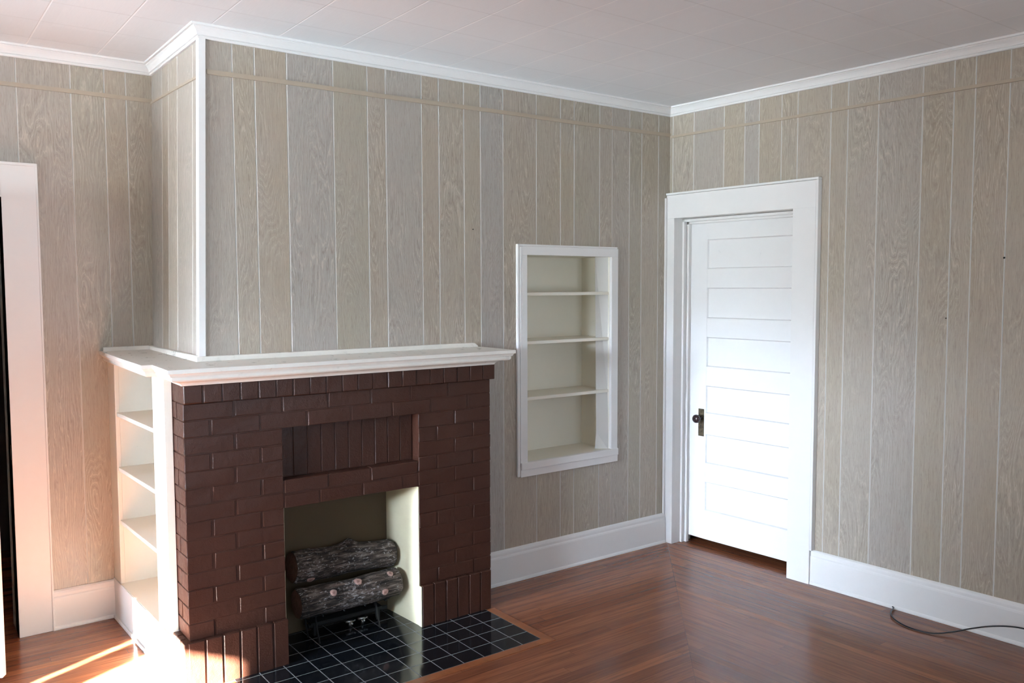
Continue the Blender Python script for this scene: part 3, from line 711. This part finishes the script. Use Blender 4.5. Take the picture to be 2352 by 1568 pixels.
nail(-1.735,1.505,'tiny dark nail head in the right wall, lower and left of the other',.003)
nail(-1.519,1.971,'tiny dark nail head in the panelled wall left above the bookshelf niche',.0032,lambda o,a,z:(a,o,z))

# ------------------------------------------------------------------ light
def R_(x): return math.radians(x)
SUN=640.0; HORIZON=(.03,.07)
SKY_SOUTH=(2.3,2.9,3.8); SKY_WEST=(225.,270.,330.)
GROUND_SOUTH=(5.5,6.5,7.4); FAR_GLOW_WEST=(66.,76.,82.); NEAR_GLOW_WEST=(250.,290.,325.)
sun=bpy.data.lights.new('sun','SUN'); sun.energy=SUN; sun.angle=R_(.55); sun.color=(1.,1.,.91)
so=bpy.data.objects.new('sun',sun); COL.objects.link(so)
dv=Vector((.905,.4254,-.376)); so.rotation_euler=dv.to_track_quat('-Z','Y').to_euler(); so.location=(-9,-4,4)
wd_=bpy.data.worlds.new('sky'); sc.world=wd_; wd_.use_nodes=True; nt=wd_.node_tree; nt.nodes.clear()
o_=nt.nodes.new('ShaderNodeOutputWorld'); bg=nt.nodes.new('ShaderNodeBackground'); nt.links.new(bg.outputs[0],o_.inputs[0])
tc=nt.nodes.new('ShaderNodeTexCoord'); sp=nt.nodes.new('ShaderNodeSeparateXYZ'); nt.links.new(tc.outputs['Generated'],sp.inputs[0])
def wn(typ,**k):
    n=nt.nodes.new('ShaderNode'+typ)
    for a,v in k.items(): setattr(n,a,v)
    return n
def mapr(src,a,b):
    n=wn('MapRange',interpolation_type='SMOOTHSTEP'); nt.links.new(src,n.inputs[0]); n.inputs[1].default_value=a; n.inputs[2].default_value=b; return n.outputs[0]
def wmix(f,a,b):
    n=wn('Mix',data_type='RGBA'); nt.links.new(f,n.inputs[0])
    for i,v in ((6,a),(7,b)):
        if isinstance(v,tuple): n.inputs[i].default_value=(*v,1)
        else: nt.links.new(v,n.inputs[i])
    return n.outputs[2]
dt=wn('VectorMath',operation='DOT_PRODUCT'); nt.links.new(tc.outputs['Generated'],dt.inputs[0]); dt.inputs[1].default_value=(-.905,-.4254,0)
west=mapr(dt.outputs['Value'],.835,.975)    # bright haze round the low western sun
up=mapr(sp.outputs[2],HORIZON[0],HORIZON[1])
near=mapr(sp.outputs[2],-.10,-.34)         # added ground glow: strong at steep angles to lift the ceiling, weaker near horizon
sky=wmix(west,SKY_SOUTH,SKY_WEST); ground=wmix(west,GROUND_SOUTH,wmix(near,FAR_GLOW_WEST,NEAR_GLOW_WEST))
nt.links.new(wmix(up,ground,sky),bg.inputs[0]); bg.inputs[1].default_value=1.0
def portal(name,loc,rot,sx,sy):
    l=bpy.data.lights.new(name,'AREA'); l.shape='RECTANGLE'; l.size=sx; l.size_y=sy; l.cycles.is_portal=True
    o=bpy.data.objects.new(name,l); COL.objects.link(o); o.location=loc; o.rotation_euler=rot; return o
portal('window_portal',((WX0+WX1)/2,YF-.11,(WZ0+WZ1)/2),(R_(90),0,0),WX1-WX0,WZ1-WZ0)
portal('window_portal',(XW-.11,-1.89,1.65),(R_(90),0,R_(-90)),.88,.51)
portal('window_portal',(XW-.11,-.905,1.275),(R_(90),0,R_(-90)),.92,1.87)


# ------------------------------------------------------------------ camera
cam=bpy.data.cameras.new('camera'); co=bpy.data.objects.new('camera',cam); COL.objects.link(co); sc.camera=co
F_,yaw,pit,rol=1949.4868,.6385289,-.0649580,-.0034389
cam.sensor_fit='HORIZONTAL'; cam.sensor_width=36; cam.lens=F_*36/2352; cam.clip_start=.05
Fv=Vector((math.sin(yaw)*math.cos(pit),math.cos(yaw)*math.cos(pit),math.sin(pit))); Rv=Vector((math.cos(yaw),-math.sin(yaw),0)); Uv=Rv.cross(Fv)
r2=math.cos(rol)*Rv+math.sin(rol)*Uv; u2=-math.sin(rol)*Rv+math.cos(rol)*Uv
co.matrix_world=Matrix(((r2.x,u2.x,-Fv.x,-4.07122),(r2.y,u2.y,-Fv.y,-3.79022),(r2.z,u2.z,-Fv.z,1.66756),(0,0,0,1)))

vs=sc.view_settings; vs.view_transform='Standard'; vs.look='None'; vs.gamma=1; vs.exposure=0.0; vs.use_curve_mapping=False
sc.display_settings.display_device='sRGB'
sc.cycles.max_bounces=12; sc.cycles.diffuse_bounces=8; sc.cycles.sample_clamp_indirect=12
